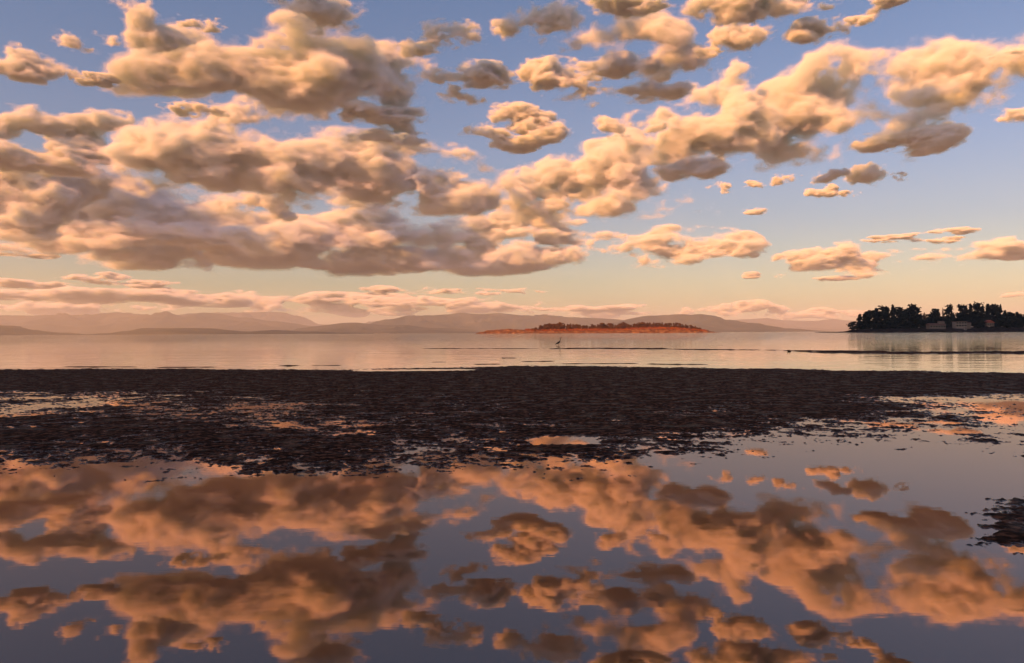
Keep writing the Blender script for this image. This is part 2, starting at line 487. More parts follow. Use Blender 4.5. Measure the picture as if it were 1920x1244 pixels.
# ------------------------------------------------------------------ trees
RND = random.Random(7)
def crown_mesh(name, kind, seed, mat):
    """unit tree: height 1, crown radius about 1 (scaled later). Foliage sprays spread along whorls of branches"""
    r = np.random.default_rng(seed)
    V, Fc = [], []
    def spray(c, size, flat):
        # a tuft: few small crossed leaf faces
        for _ in range(3):
            a = r.uniform(0, 2 * math.pi)
            t = np.array([math.cos(a), math.sin(a), r.uniform(-0.5, 0.5) * (1 - flat)])
            b = np.array([-math.sin(a) * 0.5, math.cos(a) * 0.5, r.choice((-1, 1)) * r.uniform(0.5, 1.1)])
            k = len(V)
            cc = c + r.normal(0, size * 0.35, 3) * np.array([1, 1, 0.35])
            sz = size * r.uniform(0.6, 1.2)
            zs = np.array([1, 1, 0.24])
            V.extend([cc - t * sz * zs, cc - b * sz * 0.6 * zs, cc + t * sz * zs, cc + b * sz * 0.6 * zs])
            Fc.append((k, k + 1, k + 2, k + 3))
    if kind == 'fir':
        lev = np.sort(r.uniform(0.22, 0.97, 30))
        for z in lev:
            rad = (1.0 - (z - 0.2) / 0.82) ** 0.75 * r.uniform(0.55, 1.1) + 0.07
            for a in r.uniform(0, 2 * math.pi, 5):
                ln = rad * r.uniform(0.6, 1.1)
                m = max(2, int(ln * 7))
                for q in np.linspace(0.25, 1, m):
                    spray(np.array([math.cos(a) * ln * q, math.sin(a) * ln * q, z - 0.05 * q * ln]), 0.24 * (1.25 - 0.5 * q), 0.8)
        for z in (0.95, 0.975, 1.0):
            spray(np.array([0, 0, z - 0.01]), 0.06, 0.2)
    elif kind == 'old':       # broad, gappy fir with clumped limbs
        for _ in range(26):
            z = r.uniform(0.22, 0.97)
            a = r.uniform(0, 2 * math.pi)
            ln = (0.35 + 0.75 * math.sin(math.pi * min(1, (1.04 - z) / 0.72)) ** 0.7) * r.uniform(0.5, 1.05)
            c = np.array([math.cos(a) * ln * 0.62, math.sin(a) * ln * 0.62, z])
            for _ in range(15):
                p = r.normal(0, 1, 3) * np.array([0.27, 0.27, 0.030])
                spray(c + p, 0.22, 0.6)
        for z in (0.9, 0.94, 0.97, 0.99, 1.01):
            spray(np.array([r.normal(0, .05), r.normal(0, .05), z]), 0.30 * (1.12 - z), 0.2)
        for z in np.linspace(0.5, 0.97, 12):
            spray(np.array([r.normal(0, .1), r.normal(0, .1), z]), 0.2, 0.6)
    elif kind == 'bush':
        for _ in range(26):
            a = r.uniform(0, 2 * math.pi)
            q = math.sqrt(r.uniform(0, 1))
            z = r.uniform(0.12, 1.0) * (1 - 0.55 * q * q)
            c = np.array([math.cos(a) * q * 0.9, math.sin(a) * q * 0.9, z])
            for _ in range(8):
                spray(c + r.normal(0, 1, 3) * np.array([0.18, 0.18, 0.06]), 0.26, 0.3)
    elif kind == 'bare':
        for _ in range(60):
            a = r.uniform(0, 2 * math.pi)
            q = r.uniform(0.1, 1)
            p0 = np.array([0, 0, r.uniform(0.2, 0.5)])
            p1 = np.array([math.cos(a) * q * 0.8, math.sin(a) * q * 0.8, 0.5 + r.uniform(0.2, 0.5) * (1 - 0.3 * q)])
            k = len(V)
            w = np.array([-math.sin(a), math.cos(a), 0]) * 0.03
            V.extend([p0 - w, p0 + w, p1 + w * 0.4, p1 - w * 0.4])
            Fc.append((k, k + 1, k + 2, k + 3))
            p2 = (p0 + p1) / 2
            k = len(V)
            p3 = p2 + np.array([r.normal(0, .2), r.normal(0, .2), 0.22])
            V.extend([p2 - w * .6, p2 + w * .6, p3 + w * .2, p3 - w * .2])
            Fc.append((k, k + 1, k + 2, k + 3))
    me = bpy.data.meshes.new(name)
    me.from_pydata([tuple(x) for x in V], [], Fc)
    me.materials.append(mat)
    return me

def trunk_mesh(kind, seed):
    r = random.Random(seed)
    bm = bmesh.new()
    rings = []
    for z, rad in ((0.0, 0.075), (0.06, 0.055), (0.35, 0.042), (0.7, 0.024), (0.95, 0.007)):
        ox, oy = r.uniform(-.02, .02) * (z > 0), r.uniform(-.02, .02) * (z > 0)
        rings.append([bm.verts.new((ox + math.cos(a) * rad, oy + math.sin(a) * rad, z)) for a in [i * math.pi / 3 for i in range(6)]])
    for a, b in zip(rings, rings[1:]):
        for i in range(6):
            bm.faces.new((a[i], a[(i + 1) % 6], b[(i + 1) % 6], b[i]))
    # a few limbs
    for _ in range(9):
        z = r.uniform(0.3, 0.85)
        a = r.uniform(0, 2 * math.pi)
        ln = r.uniform(0.35, 0.7)
        w = 0.016
        p = [(math.cos(a + s) * w, math.sin(a + s) * w) for s in (-1.57, 1.57)]
        t = (math.cos(a) * ln, math.sin(a) * ln, z + 0.05)
        v = [bm.verts.new((p[0][0], p[0][1], z)), bm.verts.new((p[1][0], p[1][1], z)), bm.verts.new((0, 0, z - 0.015)), bm.verts.new(t)]
        for q in ((0, 1, 3), (1, 2, 3), (2, 0, 3)):
            bm.faces.new([v[i] for i in q])
    me = bpy.data.meshes.new('trunk')
    bm.to_mesh(me)
    bm.free()
    me.materials.append(M_BARK)
    return me

CROWNS = {}
for kd, mt, cnt in (('fir', M_FIR, 4), ('old', M_FIR, 5), ('bush', M_FIR, 3), ('bare', M_TWIG, 1)):
    CROWNS[kd] = [crown_mesh('crown', kd, 20 + i * 7 + len(kd), mt) for i in range(cnt)]
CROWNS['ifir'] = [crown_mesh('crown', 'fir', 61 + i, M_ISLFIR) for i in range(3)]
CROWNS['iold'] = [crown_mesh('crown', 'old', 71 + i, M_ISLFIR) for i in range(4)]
TRUNKS = [trunk_mesh('t', i) for i in range(3)]

def tree(name, kind, base, height, radius, label, cat, group, lean=0.0):
    root = empty(name, base)
    root.rotation_euler = (0, lean, RND.uniform(0, 6.28) if not lean else 0)
    cr = bpy.data.objects.new('crown', RND.choice(CROWNS[kind]))
    COL.objects.link(cr)
    cr.parent = root
    cr.scale = (radius, radius, height)
    if kind not in ('bush',):
        tk = bpy.data.objects.new('trunk', RND.choice(TRUNKS))
        COL.objects.link(tk)
        tk.parent = root
        tk.scale = (height * 0.26, height * 0.26, height)
    else:
        tk = bpy.data.objects.new('stem', TRUNKS[0])
        COL.objects.link(tk)
        tk.parent = root
        tk.scale = (height * 0.3, height * 0.3, height * 0.7)
    return tag(root, label, cat, group)

# ------------------------------------------------------------------ rocky island
ISL_D = 2300.0
ISL = [(899, 624.6), (906, 622.2), (915, 620), (940, 617.6), (960, 616.8), (980, 618), (1000, 619), (1040, 616.5), (1100, 616), (1160, 615), (1200, 611.5),
       (1230, 610), (1260, 612.5), (1290, 615.5), (1320, 620), (1337, 623.6)]
ipx = np.array([p[0] for p in ISL]); ipy = np.array([p[1] for p in ISL])
def isl_top(px):
    return max(0.0, at(px, float(np.interp(px, ipx, ipy)), ISL_D).z) * (0.68 if px > 1000 else 0.85)
def isl_h(x, y):
    """ground height on the island"""
    px = 960 + F * x / ISL_D
    top = isl_top(px)
    w = (y - (ISL_D - 95)) / 210.0
    s = math.sin(math.pi * min(max(w, 0), 1)) ** 0.7
    return top * s
def island():
    us = np.linspace(895, 1341, 210)
    m = 40
    X = np.array([at(u, 622, ISL_D).x for u in us])
    tops = np.array([isl_top(u) for u in us])
    w = np.linspace(0, 1, m)
    XX = np.repeat(X[:, None], m, 1)
    YY = ISL_D - 95 + 210 * w[None, :] + 0 * XX
    s = np.sin(np.pi * w) ** 0.7
    nz = samp2(XX, YY, 160.0, 4.0, TEXR) * 0.9 + samp2(XX, YY, 60.0, 9.0, TEXR) * 0.4
    Z = tops[:, None] * s[None, :] + nz * np.clip(tops[:, None] * s[None, :], 0, 1.6) * 0.8
    Z = np.where((w[None, :] < 0.02) | (w[None, :] > 0.98) | (tops[:, None] < 0.05), -2.0, Z)
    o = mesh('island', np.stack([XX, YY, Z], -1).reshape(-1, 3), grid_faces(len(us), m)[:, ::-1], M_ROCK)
    tag(o, kind='structure')
island()
# low reddish scrub that covers the slopes as one mass
def scrub():
    r = np.random.default_rng(5)
    V, Fc = [], []
    n = 0
    while n < 4200:
        px = r.uniform(985, 1328)
        x = (px - 960) / F * ISL_D
        y = r.uniform(ISL_D - 62, ISL_D + 90)
        g = isl_h(x, y)
        if g < 2.4 + 1.8 * math.sin(px * 0.11) or (px < 1015 and r.uniform() < .6):
            continue
        n += 1
        for _ in range(4):
            c = np.array([x, y, g + r.uniform(0.4, 4.2)]) + r.normal(0, 0.8, 3) * np.array([1, 1, .5])
            k = len(V)
            a = r.uniform(0, 6.28)
            t = np.array([math.cos(a), math.sin(a), r.uniform(-.4, .4)]) * r.uniform(0.7, 1.5)
            b = np.array([-math.sin(a) * .4, math.cos(a) * .4, 0.8]) * r.uniform(0.7, 1.4)
            V.extend([c - t, c - b, c + t, c + b])
            Fc.append((k, k + 1, k + 2, k + 3))
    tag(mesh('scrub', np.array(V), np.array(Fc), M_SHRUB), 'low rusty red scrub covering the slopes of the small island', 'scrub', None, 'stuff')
scrub()
SIL = [(990, 617), (1000, 615.5), (1010, 613), (1022, 609), (1035, 607), (1055, 605.8), (1065, 608), (1073, 607), (1085, 609), (1093, 608), (1100, 611), (1115, 610),
       (1127, 607), (1137, 607), (1150, 607), (1160, 607), (1172, 606), (1182, 607), (1195, 606.5), (1208, 604.5), (1225, 604), (1240, 606), (1250, 606.5), (1262, 609),
       (1267, 606), (1280, 608), (1295, 610), (1310, 613.5), (1325, 618)]
spx = np.array([p[0] for p in SIL]); spy = np.array([p[1] for p in SIL])
IZ = [(1040, 'beside the bare western rock'), (1105, 'in the thick western grove'), (1160, 'in the low saddle of the ridge'), (1205, 'on the rise before the highest crest'),
      (1255, 'on the highest crest'), (1295, 'on the eastern slope below the crest'), (1400, 'on the tapering eastern point')]
for i in range(168):
    px = 992 + (i + RND.uniform(-0.5, 0.5)) * (1326 - 992) / 167
    row = i % 3
    y = ISL_D + (12, 40, -18)[row] + RND.uniform(-12, 12)
    x = (px - 960) / F * ISL_D
    g = isl_h(x, y)
    topz = at(px, float(np.interp(px, spx, spy)) + (RND.uniform(-1.6, 2.6), RND.uniform(-0.8, 3.0), RND.uniform(2.5, 5.5))[row], y).z
    hgt = max(5.0, topz - g)
    kd = 'ifir' if RND.random() < 0.35 else 'iold'
    zone = next(t for lim, t in IZ if px < lim)
    form = 'narrow pointed' if kd == 'ifir' else 'wind-shaped'
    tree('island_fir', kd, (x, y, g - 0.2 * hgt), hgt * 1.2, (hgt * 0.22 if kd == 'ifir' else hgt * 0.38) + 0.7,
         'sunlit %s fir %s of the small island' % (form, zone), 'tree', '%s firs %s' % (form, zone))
# pale boulder at the island's western tip
def boulder(name, loc, size, mat, seed, label, cat, squash=0.7):
    bm = bmesh.new()
    bmesh.ops.create_icosphere(bm, subdivisions=3, radius=1.0)
    p = np.array([v.co[:] for v in bm.verts])
    nz = samp(p + seed * 3.3, 5.0) * 0.18 + samp(p + seed, 2.0) * 0.08
    for v, n in zip(bm.verts, nz):
        v.co *= 1 + float(n)
    me = bpy.data.meshes.new(name)
    bm.to_mesh(me)
    bm.free()
    me.materials.append(mat)
    o = bpy.data.objects.new(name, me)
    COL.objects.link(o)
    o.location = loc
    o.scale = (size, size * 0.8, size * squash)
    return tag(o, label, cat)
q = at(902.5, 622, ISL_D)
boulder('boulder', (q.x, ISL_D - 20, 1.0), 4.2, M_PALE, 1, 'bleached white boulder at the bare tip of the small island', 'boulder')
q = ground(1480, 659.4)
boulder('rock', (q.x, q.y, 0.03), 0.17, M_MUD, 2, 'small dark rock poking out of the shallows beside the long sandbar', 'rock')

# ------------------------------------------------------------------ wooded headland with houses
HD = 1300.0
HEAD = [(1526, 0.0), (1540, 0.6), (1560, 0.7), (1580, 1.0), (1590, 2.8), (1597, 5.0), (1605, 5.2), (1620, 6.4), (1660, 7.5), (1720, 8.5), (1800, 9.0), (1920, 9.0), (2080, 9.0)]  # pixels above the shore
hpx = np.array([p[0] for p in HEAD]); hpy = np.array([p[1] for p in HEAD])
def head_top(px):
    return float(np.interp(px, hpx, hpy)) / F * HD
def head_h(x, y):
    px = 960 + F * x / HD
    px = px if px < 2080 else 2080
    w = (y - (HD - 40)) / 60.0
    return head_top(px) * min(1.0, max(0.0, w)) ** 0.55
def headland():
    us = np.linspace(1520, 2080, 200)
    X = np.array([at(u, 622, HD).x for u in us])
    tops = np.array([head_top(u) for u in us])
    w = np.concatenate([np.linspace(0, 1, 26), np.linspace(1.2, 6, 14)])
    XX = np.repeat(X[:, None], len(w), 1)
    YY = HD - 40 + 60 * w[None, :] + 0 * XX
    XX = XX * YY / HD
    s = np.clip(w, 0, 1) ** 0.55
    nz = samp2(XX, YY, 60.0, 2.0, TEXR) * 0.6 + samp2(XX, YY, 20.0, 6.0, TEXR) * 0.3
    Z = tops[:, None] * s[None, :] + nz * np.clip(tops[:, None] * s[None, :], 0, 1.0) * 0.7
    Z = np.where(tops[:, None] < 0.03, -1.0, Z)
    Z[:, 0] = -1.0
    Z[:, -1] = -1.0
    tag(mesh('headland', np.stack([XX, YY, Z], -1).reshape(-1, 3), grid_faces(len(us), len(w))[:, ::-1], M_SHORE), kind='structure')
headland()

HT = [  # pixel column, top row, crown half-width in pixels, kind, distance offset
    (1603, 603.5, 8, 'old', -4), (1612, 590.5, 10, 'old', 5), (1622, 588, 9, 'fir', 14), (1631, 583.5, 11, 'old', 8), (1643, 580, 10, 'old', 20),
    (1655, 575.5, 11, 'old', 12), (1664, 577, 9, 'fir', 26), (1675, 571.5, 10, 'old', 16), (1686, 576, 9, 'old', 28), (1696, 580.5, 9, 'fir', 14), (1701, 589, 9, 'bush', 6),
    (1709, 573.5, 9, 'old', 20), (1717, 575.5, 8, 'old', 34), (1733, 584, 9, 'bare', 20), (1741, 588.5, 9, 'bush', 30), (1752, 579, 7, 'old', 26), (1759, 581, 6, 'fir', 34),
    (1768, 574.5, 4, 'bare', 36), (1780, 574, 7, 'old', 10), (1786, 588, 7, 'fir', 26), (1803, 571.5, 8, 'old', 40), (1811, 572.5, 7, 'fir', 55),
    (1820, 571.5, 8, 'old', 50), (1832, 570, 9, 'old', 44), (1842, 572.5, 7, 'fir', 60), (1852, 570.5, 8, 'old', 48), (1862, 572, 9, 'old', 62),
    (1870, 573.5, 7, 'fir', 50), (1876, 573, 6, 'old', 66), (1884, 582, 7, 'fir', 44), (1893, 586, 7, 'old', 36), (1901, 588, 6, 'fir', 52), (1907, 585.5, 6, 'fir', 40),
    (1914, 588.5, 7, 'old', 46), (1926, 592, 8, 'old', 40), (1938, 585, 8, 'fir', 52), (1952, 580, 10, 'old', 44)]
ZONES = [(1628, 'at the outer tip of the headland'), (1668, 'in the outer grove of the headland'), (1704, 'in the tallest part of the outer grove'), (1738, 'between the outer grove and the long low house'),
         (1778, 'behind the long low house'), (1795, 'between the long low house and the white house'), (1826, 'behind the white house'), (1847, 'between the white house and the red-roofed cottage'),
         (1868, 'behind the red-roofed cottage'), (1890, 'just inland of the red-roofed cottage'), (3000, 'at the lower inland end of the headland')]
FORM = {'old': 'broad dark fir with clumped limbs', 'fir': 'narrow dark fir', 'bush': 'rounded dark tree', 'bare': 'leafless twiggy tree'}
def zone_of(px):
    return next(t for lim, t in ZONES if px < lim)
HT = [(px, py, hw * 0.85, 'fir', off) if kd == 'old' and k % 3 == 1 else (px, py, hw, kd, off) for k, (px, py, hw, kd, off) in enumerate(HT)]
for i, (px, py, hw, kd, off) in enumerate(HT):
    y = HD + off
    x = (px - 960) / F * y
    g = head_h(x * HD / y, y)
    top = at(px, py, y).z
    lab = FORM[kd] + ' ' + zone_of(px)
    grp = {'old': 'broad firs ', 'fir': 'narrow firs ', 'bush': 'rounded trees ', 'bare': 'leafless trees '}[kd] + zone_of(px)
    lean = 0.0
    if i == 0:
        lab, lean, grp = 'low leaning tree at the outermost tip of the wooded headland', -0.35, None
    tree('fir_tree' if kd in ('old', 'fir') else 'bare_tree' if kd == 'bare' else 'broadleaf_tree', kd, (x, y, g - 0.6), top - g + 0.6, hw / F * y * 1.12, lab, 'tree', grp, lean)
# undergrowth and younger trees that close the grove below the crowns
for i in range(64):
    px = 1608 + i * 5.3 + RND.uniform(-3, 3)
    if px > 1955:
        break
    near = (1738 < px < 1824) or (1844 < px < 1870)
    y = HD + (RND.uniform(60, 90) if near else RND.uniform(0, 40))
    x = (px - 960) / F * y
    g = head_h(x * HD / y, y)
    hgt = (RND.uniform(17, 28) if near else RND.uniform(12, 22)) if not px < 1625 else RND.uniform(6, 10)
    tree('undergrowth_tree', 'bush', (x, y, g - 0.4), hgt, hgt * RND.uniform(0.42, 0.6), 'young bushy tree under the tall firs ' + zone_of(px), 'tree', 'undergrowth trees ' + zone_of(px))

def box(bm, x0, x1, y0, y1, z0, z1):
    v = [bm.verts.new(p) for p in ((x0, y0, z0), (x1, y0, z0), (x1, y1, z0), (x0, y1, z0), (x0, y0, z1), (x1, y0, z1), (x1, y1, z1), (x0, y1, z1))]
    for f in ((0, 3, 2, 1), (4, 5, 6, 7), (0, 1, 5, 4), (1, 2, 6, 5), (2, 3, 7, 6), (3, 0, 4, 7)):
        bm.faces.new([v[i] for i in f])

def part(name, mat, parent, boxes=(), prisms=()):
    bm = bmesh.new()
    for b in boxes:
        box(bm, *b)
    for (x0, x1, y0, y1, z0, z1, axis) in prisms:      # gable roof
        if axis == 'x':
            ym = (y0 + y1) / 2
            v = [bm.verts.new(p) for p in ((x0, y0, z0), (x0, y1, z0), (x0, ym, z1), (x1, y0, z0), (x1, y1, z0), (x1, ym, z1))]
        else:
            xm = (x0 + x1) / 2
            v = [bm.verts.new(p) for p in ((x0, y0, z0), (x1, y0, z0), (xm, y0, z1), (x0, y1, z0), (x1, y1, z0), (xm, y1, z1))]
        for f in ((0, 1, 2), (5, 4, 3), (0, 3, 4, 1), (1, 4, 5, 2), (2, 5, 3, 0)):
            bm.faces.new([v[i] for i in f])
    bmesh.ops.recalc_face_normals(bm, faces=bm.faces[:])
    me = bpy.data.meshes.new(name)
    bm.to_mesh(me)
    bm.free()
    me.materials.append(mat)
    o = bpy.data.objects.new(name, me)
    COL.objects.link(o)
    o.parent = parent
    return o

def window(parent, x, z, w, h, y=0.0):
    f = part('window', M_WHITE, parent, [(x - w / 2 - .12, x + w / 2 + .12, y - 0.10, y - 0.02, z - h / 2 - .12, z + h / 2 + .12)])
    part('pane', M_GLASS, f, [(x - w / 2, x + w / 2, y - 0.13, y - 0.101, z - h / 2, z + h / 2)])

def house_base(px, py, y):
    p = at(px, py, y)
    return p
# long low house
p = at(1758, 613.6, HD - 15)
h1 = empty('long_house', (p.x, HD - 15, p.z))
tag(h1, 'long low house with wide brown roof among the headland trees', 'house')
part('wall', M_WALL, h1, [(-10.5, 10.5, 0, 9, -2.5, 2.4)])
part('roof', M_SHINGLE, h1, [], [(-11.2, 11.2, -0.9, 9.9, 2.41, 4.9, 'x')])
up = part('upper_storey', M_WALL, h1, [(4.2, 10.4, 2.6, 8.5, 3.0, 6.4)])
part('roof', M_SHINGLE, up, [], [(3.7, 10.9, 2.0, 9.0, 6.41, 7.7, 'x')])
for x in (-8, -4.6, -1.2, 2.2, 5.6, 8.8):
    window(h1, x, 0.7, 1.9, 1.4)
# white house with two rows of framed windows
p = at(1805, 612.6, HD - 10)
h2 = empty('white_house', (p.x, HD - 10, p.z))
tag(h2, 'white two-storey house with rows of framed windows between the firs', 'house')
part('wall', M_WHITE, h2, [(-8.6, 5.4, 0, 9, -3, 6.1)])
part('roof', M_SHINGLE, h2, [(-9.2, 6.0, -1.0, 9.8, 6.11, 6.6)])
part('side_wing', M_WALL, h2, [(5.41, 11.5, 0.8, 8.0, -3, 4.2)])
part('wing_roof', M_SHINGLE, h2, [], [(5.45, 12.1, 0.2, 8.6, 4.21, 5.6, 'x')])
part('balcony', M_WHITE, h2, [(-8.6, 5.4, -1.6, -0.005, 2.7, 2.95), (-8.6, 5.4, -1.6, -1.5, 3.75, 3.85)] + [(-8.6 + i * 1.75, -8.5 + i * 1.75, -1.6, -1.5, 2.951, 3.749) for i in range(9)])
for x in (-6.9, -3.4, 0.1, 3.6):
    window(h2, x, 4.7, 2.5, 1.7)
    window(h2, x, 1.2, 2.5, 1.9)
# red roofed cottage
p = at(1857, 609.5, HD)
h3 = empty('cottage', (p.x, HD, p.z))
tag(h3, 'cottage with a steep red gable roof under the tall firs', 'house')
part('wall', M_WALL, h3, [(-5, 5, 0, 8, -2, 2.6)])
part('roof', M_REDROOF, h3, [], [(-6, 6, -0.8, 8.8, 2.61, 6.4, 'y')])
part('door', M_GLASS, h3, [(-0.5, 0.5, -0.08, -0.01, -0.6, 1.5)])
for x in (-3, 3):
    window(h3, x, 0.9, 1.6, 1.4)
for hh in (h1, h2, h3):
    hh.scale = (1.25, 1.25, 1.25)
# boat shed near the water
p = at(1811, 617.8, HD - 32)
h4 = empty('boat_shed', (p.x, HD - 32, p.z))
tag(h4, 'tiny pale boat shed close to the headland shore', 'shed')
part('wall', M_WHITE, h4, [(-1.6, 1.6, 0, 3.2, -2.0, 2.0)])
part('roof', M_SHINGLE, h4, [], [(-1.9, 1.9, -0.3, 3.5, 2.01, 3.1, 'y')])
part('door', M_GLASS, h4, [(-0.7, 0.7, -0.06, -0.01, -0.6, 1.3)])

# ------------------------------------------------------------------ heron wading, and a bird far up
def loft(name, path, mat, parent, sides=12):
    """continuous tube through (x, z, half width, half height) stations in the x-z plane"""
    P = np.array(path, float)
    T = np.gradient(P[:, :2], axis=0)
    T /= np.linalg.norm(T, axis=1)[:, None]
    a = np.linspace(0, 2 * math.pi, sides, endpoint=False)
    V = []
    for (x, z, w, h), (tx, tz) in zip(P, T):
        for q in a:
            V.append((x - tz * math.sin(q) * h, math.cos(q) * w, z + tx * math.sin(q) * h))
    n = len(P)
    Fc = []
    for i in range(n - 1):
        for j in range(sides):
            Fc.append((i * sides + j, i * sides + (j + 1) % sides, (i + 1) * sides + (j + 1) % sides, (i + 1) * sides + j))
    me = bpy.data.meshes.new(name)
    me.from_pydata(V, [], Fc + [tuple(range(sides))[::-1], tuple((n - 1) * sides + k for k in range(sides))])
    me.polygons.foreach_set('use_smooth', [True] * len(me.polygons))
    me.materials.append(mat)
    o = bpy.data.objects.new(name, me)
    COL.objects.link(o)
    o.parent = parent
    return o
q = ground(1047.5, 647.8)
her = empty('heron', (q.x, q.y, 0.0))
her.scale = (1.12, 1.12, 1.12)
tag(her, 'dark grey heron wading in the still shallows with its neck raised', 'heron')
loft('body', [(-0.44, 0.13, .012, .008), (-0.36, 0.15, .05, .025), (-0.24, 0.20, .085, .055), (-0.10, 0.27, .11, .10), (0.02, 0.34, .105, .115), (0.10, 0.41, .085, .095),
              (0.145, 0.48, .055, .062), (0.165, 0.56, .038, .042), (0.172, 0.66, .031, .034), (0.180, 0.76, .028, .030), (0.192, 0.84, .026, .027), (0.205, 0.895, .028, .028),
              (0.235, 0.925, .034, .034), (0.275, 0.925, .032, .031), (0.31, 0.918, .018, .018)], M_FEATHER, her)
loft('bill', [(0.30, 0.918, .017, .016), (0.36, 0.912, .010, .010), (0.44, 0.902, .003, .003)], M_BILL, her)
for s in (-1, 1):
    w = loft('wing', [(-0.42, 0.125, .006, .012), (-0.30, 0.185, .016, .05), (-0.12, 0.27, .022, .085), (0.02, 0.35, .022, .085), (0.09, 0.41, .010, .04)], M_FEATHER, her)
    w.location = (0, s * 0.095, 0)
    lg = loft('leg', [(-0.06 + 0.03 * s, 0.24, .022, .022), (-0.05 + 0.03 * s, 0.12, .011, .011), (-0.03 + 0.03 * s, -0.10, .009, .009)], M_BILL, her)
    lg.location = (0, s * 0.05, 0)
q = at(1173.5, 320.5, 330)
brd = empty('flying_bird', q)
tag(brd, 'tiny dark bird flying high in front of the clouds', 'bird')
brd.rotation_euler = (0, 0, 0.5)
loft('body', [(-0.28, 0.0, .02, .01), (-0.12, 0.0, .06, .05), (0.05, 0.01, .07, .065), (0.16, 0.03, .05, .05), (0.22, 0.03, .04, .04), (0.28, 0.02, .008, .008)], M_FEATHER, brd)
for s in (-1, 1):
    v = np.array([(-0.08, 0.05 * s, 0.03), (0.10, 0.05 * s, 0.03), (0.12, 0.32 * s, 0.16), (-0.04, 0.32 * s, 0.15), (-0.10, 0.62 * s, 0.05), (0.02, 0.42 * s, 0.14),
                  (-0.08, 0.05 * s, 0.01), (0.10, 0.05 * s, 0.01), (0.12, 0.32 * s, 0.145), (-0.04, 0.32 * s, 0.135), (-0.10, 0.62 * s, 0.045), (0.02, 0.42 * s, 0.125)])
    f = np.array([(0, 1, 2, 3), (3, 2, 5, 4), (6, 9, 8, 7), (9, 10, 11, 8), (0, 3, 9, 6), (1, 7, 8, 2), (3, 4, 10, 9), (2, 8, 11, 5), (4, 5, 11, 10), (0, 6, 7, 1)])
    mesh('wing', v, f, M_FEATHER, brd)

# ------------------------------------------------------------------ haze over the strait
def haze():
    x0, x1, y0, y1, z0, z1 = -46000, 46000, -3000, 53000, -8.0, 960.0
    v = np.array([(x0, y0, z0), (x1, y0, z0), (x1, y1, z0), (x0, y1, z0), (x0, y0, z1), (x1, y0, z1), (x1, y1, z1), (x0, y1, z1)])
    f = np.array([(0, 3, 2, 1), (4, 5, 6, 7), (0, 1, 5, 4), (1, 2, 6, 5), (2, 3, 7, 6), (3, 0, 4, 7)])
    m = bpy.data.materials.new('haze_air')
    m.use_nodes = True
    t = m.node_tree
    t.nodes.clear()
    out = t.nodes.new('ShaderNodeOutputMaterial')
    pv = t.nodes.new('ShaderNodeVolumePrincipled')
    pv.inputs['Color'].default_value = (0.93, 0.95, 1.0, 1)
    pv.inputs['Density'].default_value = HAZE
    pv.inputs['Density Attribute'].default_value = ''
    t.links.new(pv.outputs[0], out.inputs['Volume'])
    tag(mesh('haze', v, f, m), kind='stuff')
HAZE = 2.6e-5
haze()

# ------------------------------------------------------------------ clouds: closed bodies of scattering droplets
def surface_nets(V, iso, org, h):
    S = V > iso
    nx, ny, nz = V.shape
    cs = np.zeros((nx - 1, ny - 1, nz - 1), np.int8)
    for a in (0, 1):
        for b in (0, 1):
            for c in (0, 1):
                cs += S[a:nx - 1 + a, b:ny - 1 + b, c:nz - 1 + c]
    act = (cs > 0) & (cs < 8)
    idx = np.full(act.shape, -1, np.int32)
    cells = np.argwhere(act)
    if len(cells) == 0:
        return None
    idx[act] = np.arange(len(cells))
    acc = np.zeros((len(cells), 3), np.float32)
    cnt = np.zeros(len(cells), np.float32)
    ci, cj, ck = cells.T
    for A in [(a, b, c) for a in (0, 1) for b in (0, 1) for c in (0, 1)]:
        va = V[ci + A[0], cj + A[1], ck + A[2]] - iso
        for ax in range(3):
            if A[ax]:
                continue
            B = list(A)
            B[ax] = 1
            vb = V[ci + B[0], cj + B[1], ck + B[2]] - iso
            m = (va > 0) != (vb > 0)
            t = np.where(m, va / np.where(m, va - vb, 1), 0)
            for k in range(3):
                acc[:, k] += (A[k] + (t if k == ax else 0)) * m
            cnt += m
    v = (cells + acc / cnt[:, None]) * h + org
    faces = []
    for ax in range(3):
        o = [(1, 2), (2, 0), (0, 1)][ax]
        s0 = [slice(None)] * 3
        s1 = [slice(None)] * 3
        s0[ax] = slice(0, -1)
        s1[ax] = slice(1, None)
        a = S[tuple(s0)]
        e = np.argwhere(a != S[tuple(s1)])
        e = e[(e[:, o[0]] > 0) & (e[:, o[1]] > 0) & (e[:, o[0]] < idx.shape[o[0]]) & (e[:, o[1]] < idx.shape[o[1]])]
        fl = a[tuple(e.T)]
        def g(du, dv):
            q = e.copy()
            q[:, o[0]] -= du
            q[:, o[1]] -= dv
            return idx[tuple(q.T)]
        f = np.stack([g(1, 1), g(0, 1), g(0, 0), g(1, 0)], 1)
        f[~fl] = f[~fl][:, ::-1]
        faces.append(f)
    return v, np.concatenate(faces)

def cloud_mat(dens):
    m = bpy.data.materials.new('cloud_droplets')
    m.use_nodes = True
    t = m.node_tree
    t.nodes.clear()
    out = t.nodes.new('ShaderNodeOutputMaterial')
    v = t.nodes.new('ShaderNodeVolumeScatter')
    v.inputs['Color'].default_value = (0.84, 0.76, 0.90, 1)
    v.inputs['Density'].default_value = dens
    v.inputs['Anisotropy'].default_value = -0.22
    t.links.new(v.outputs[0], out.inputs['Volume'])
    return m

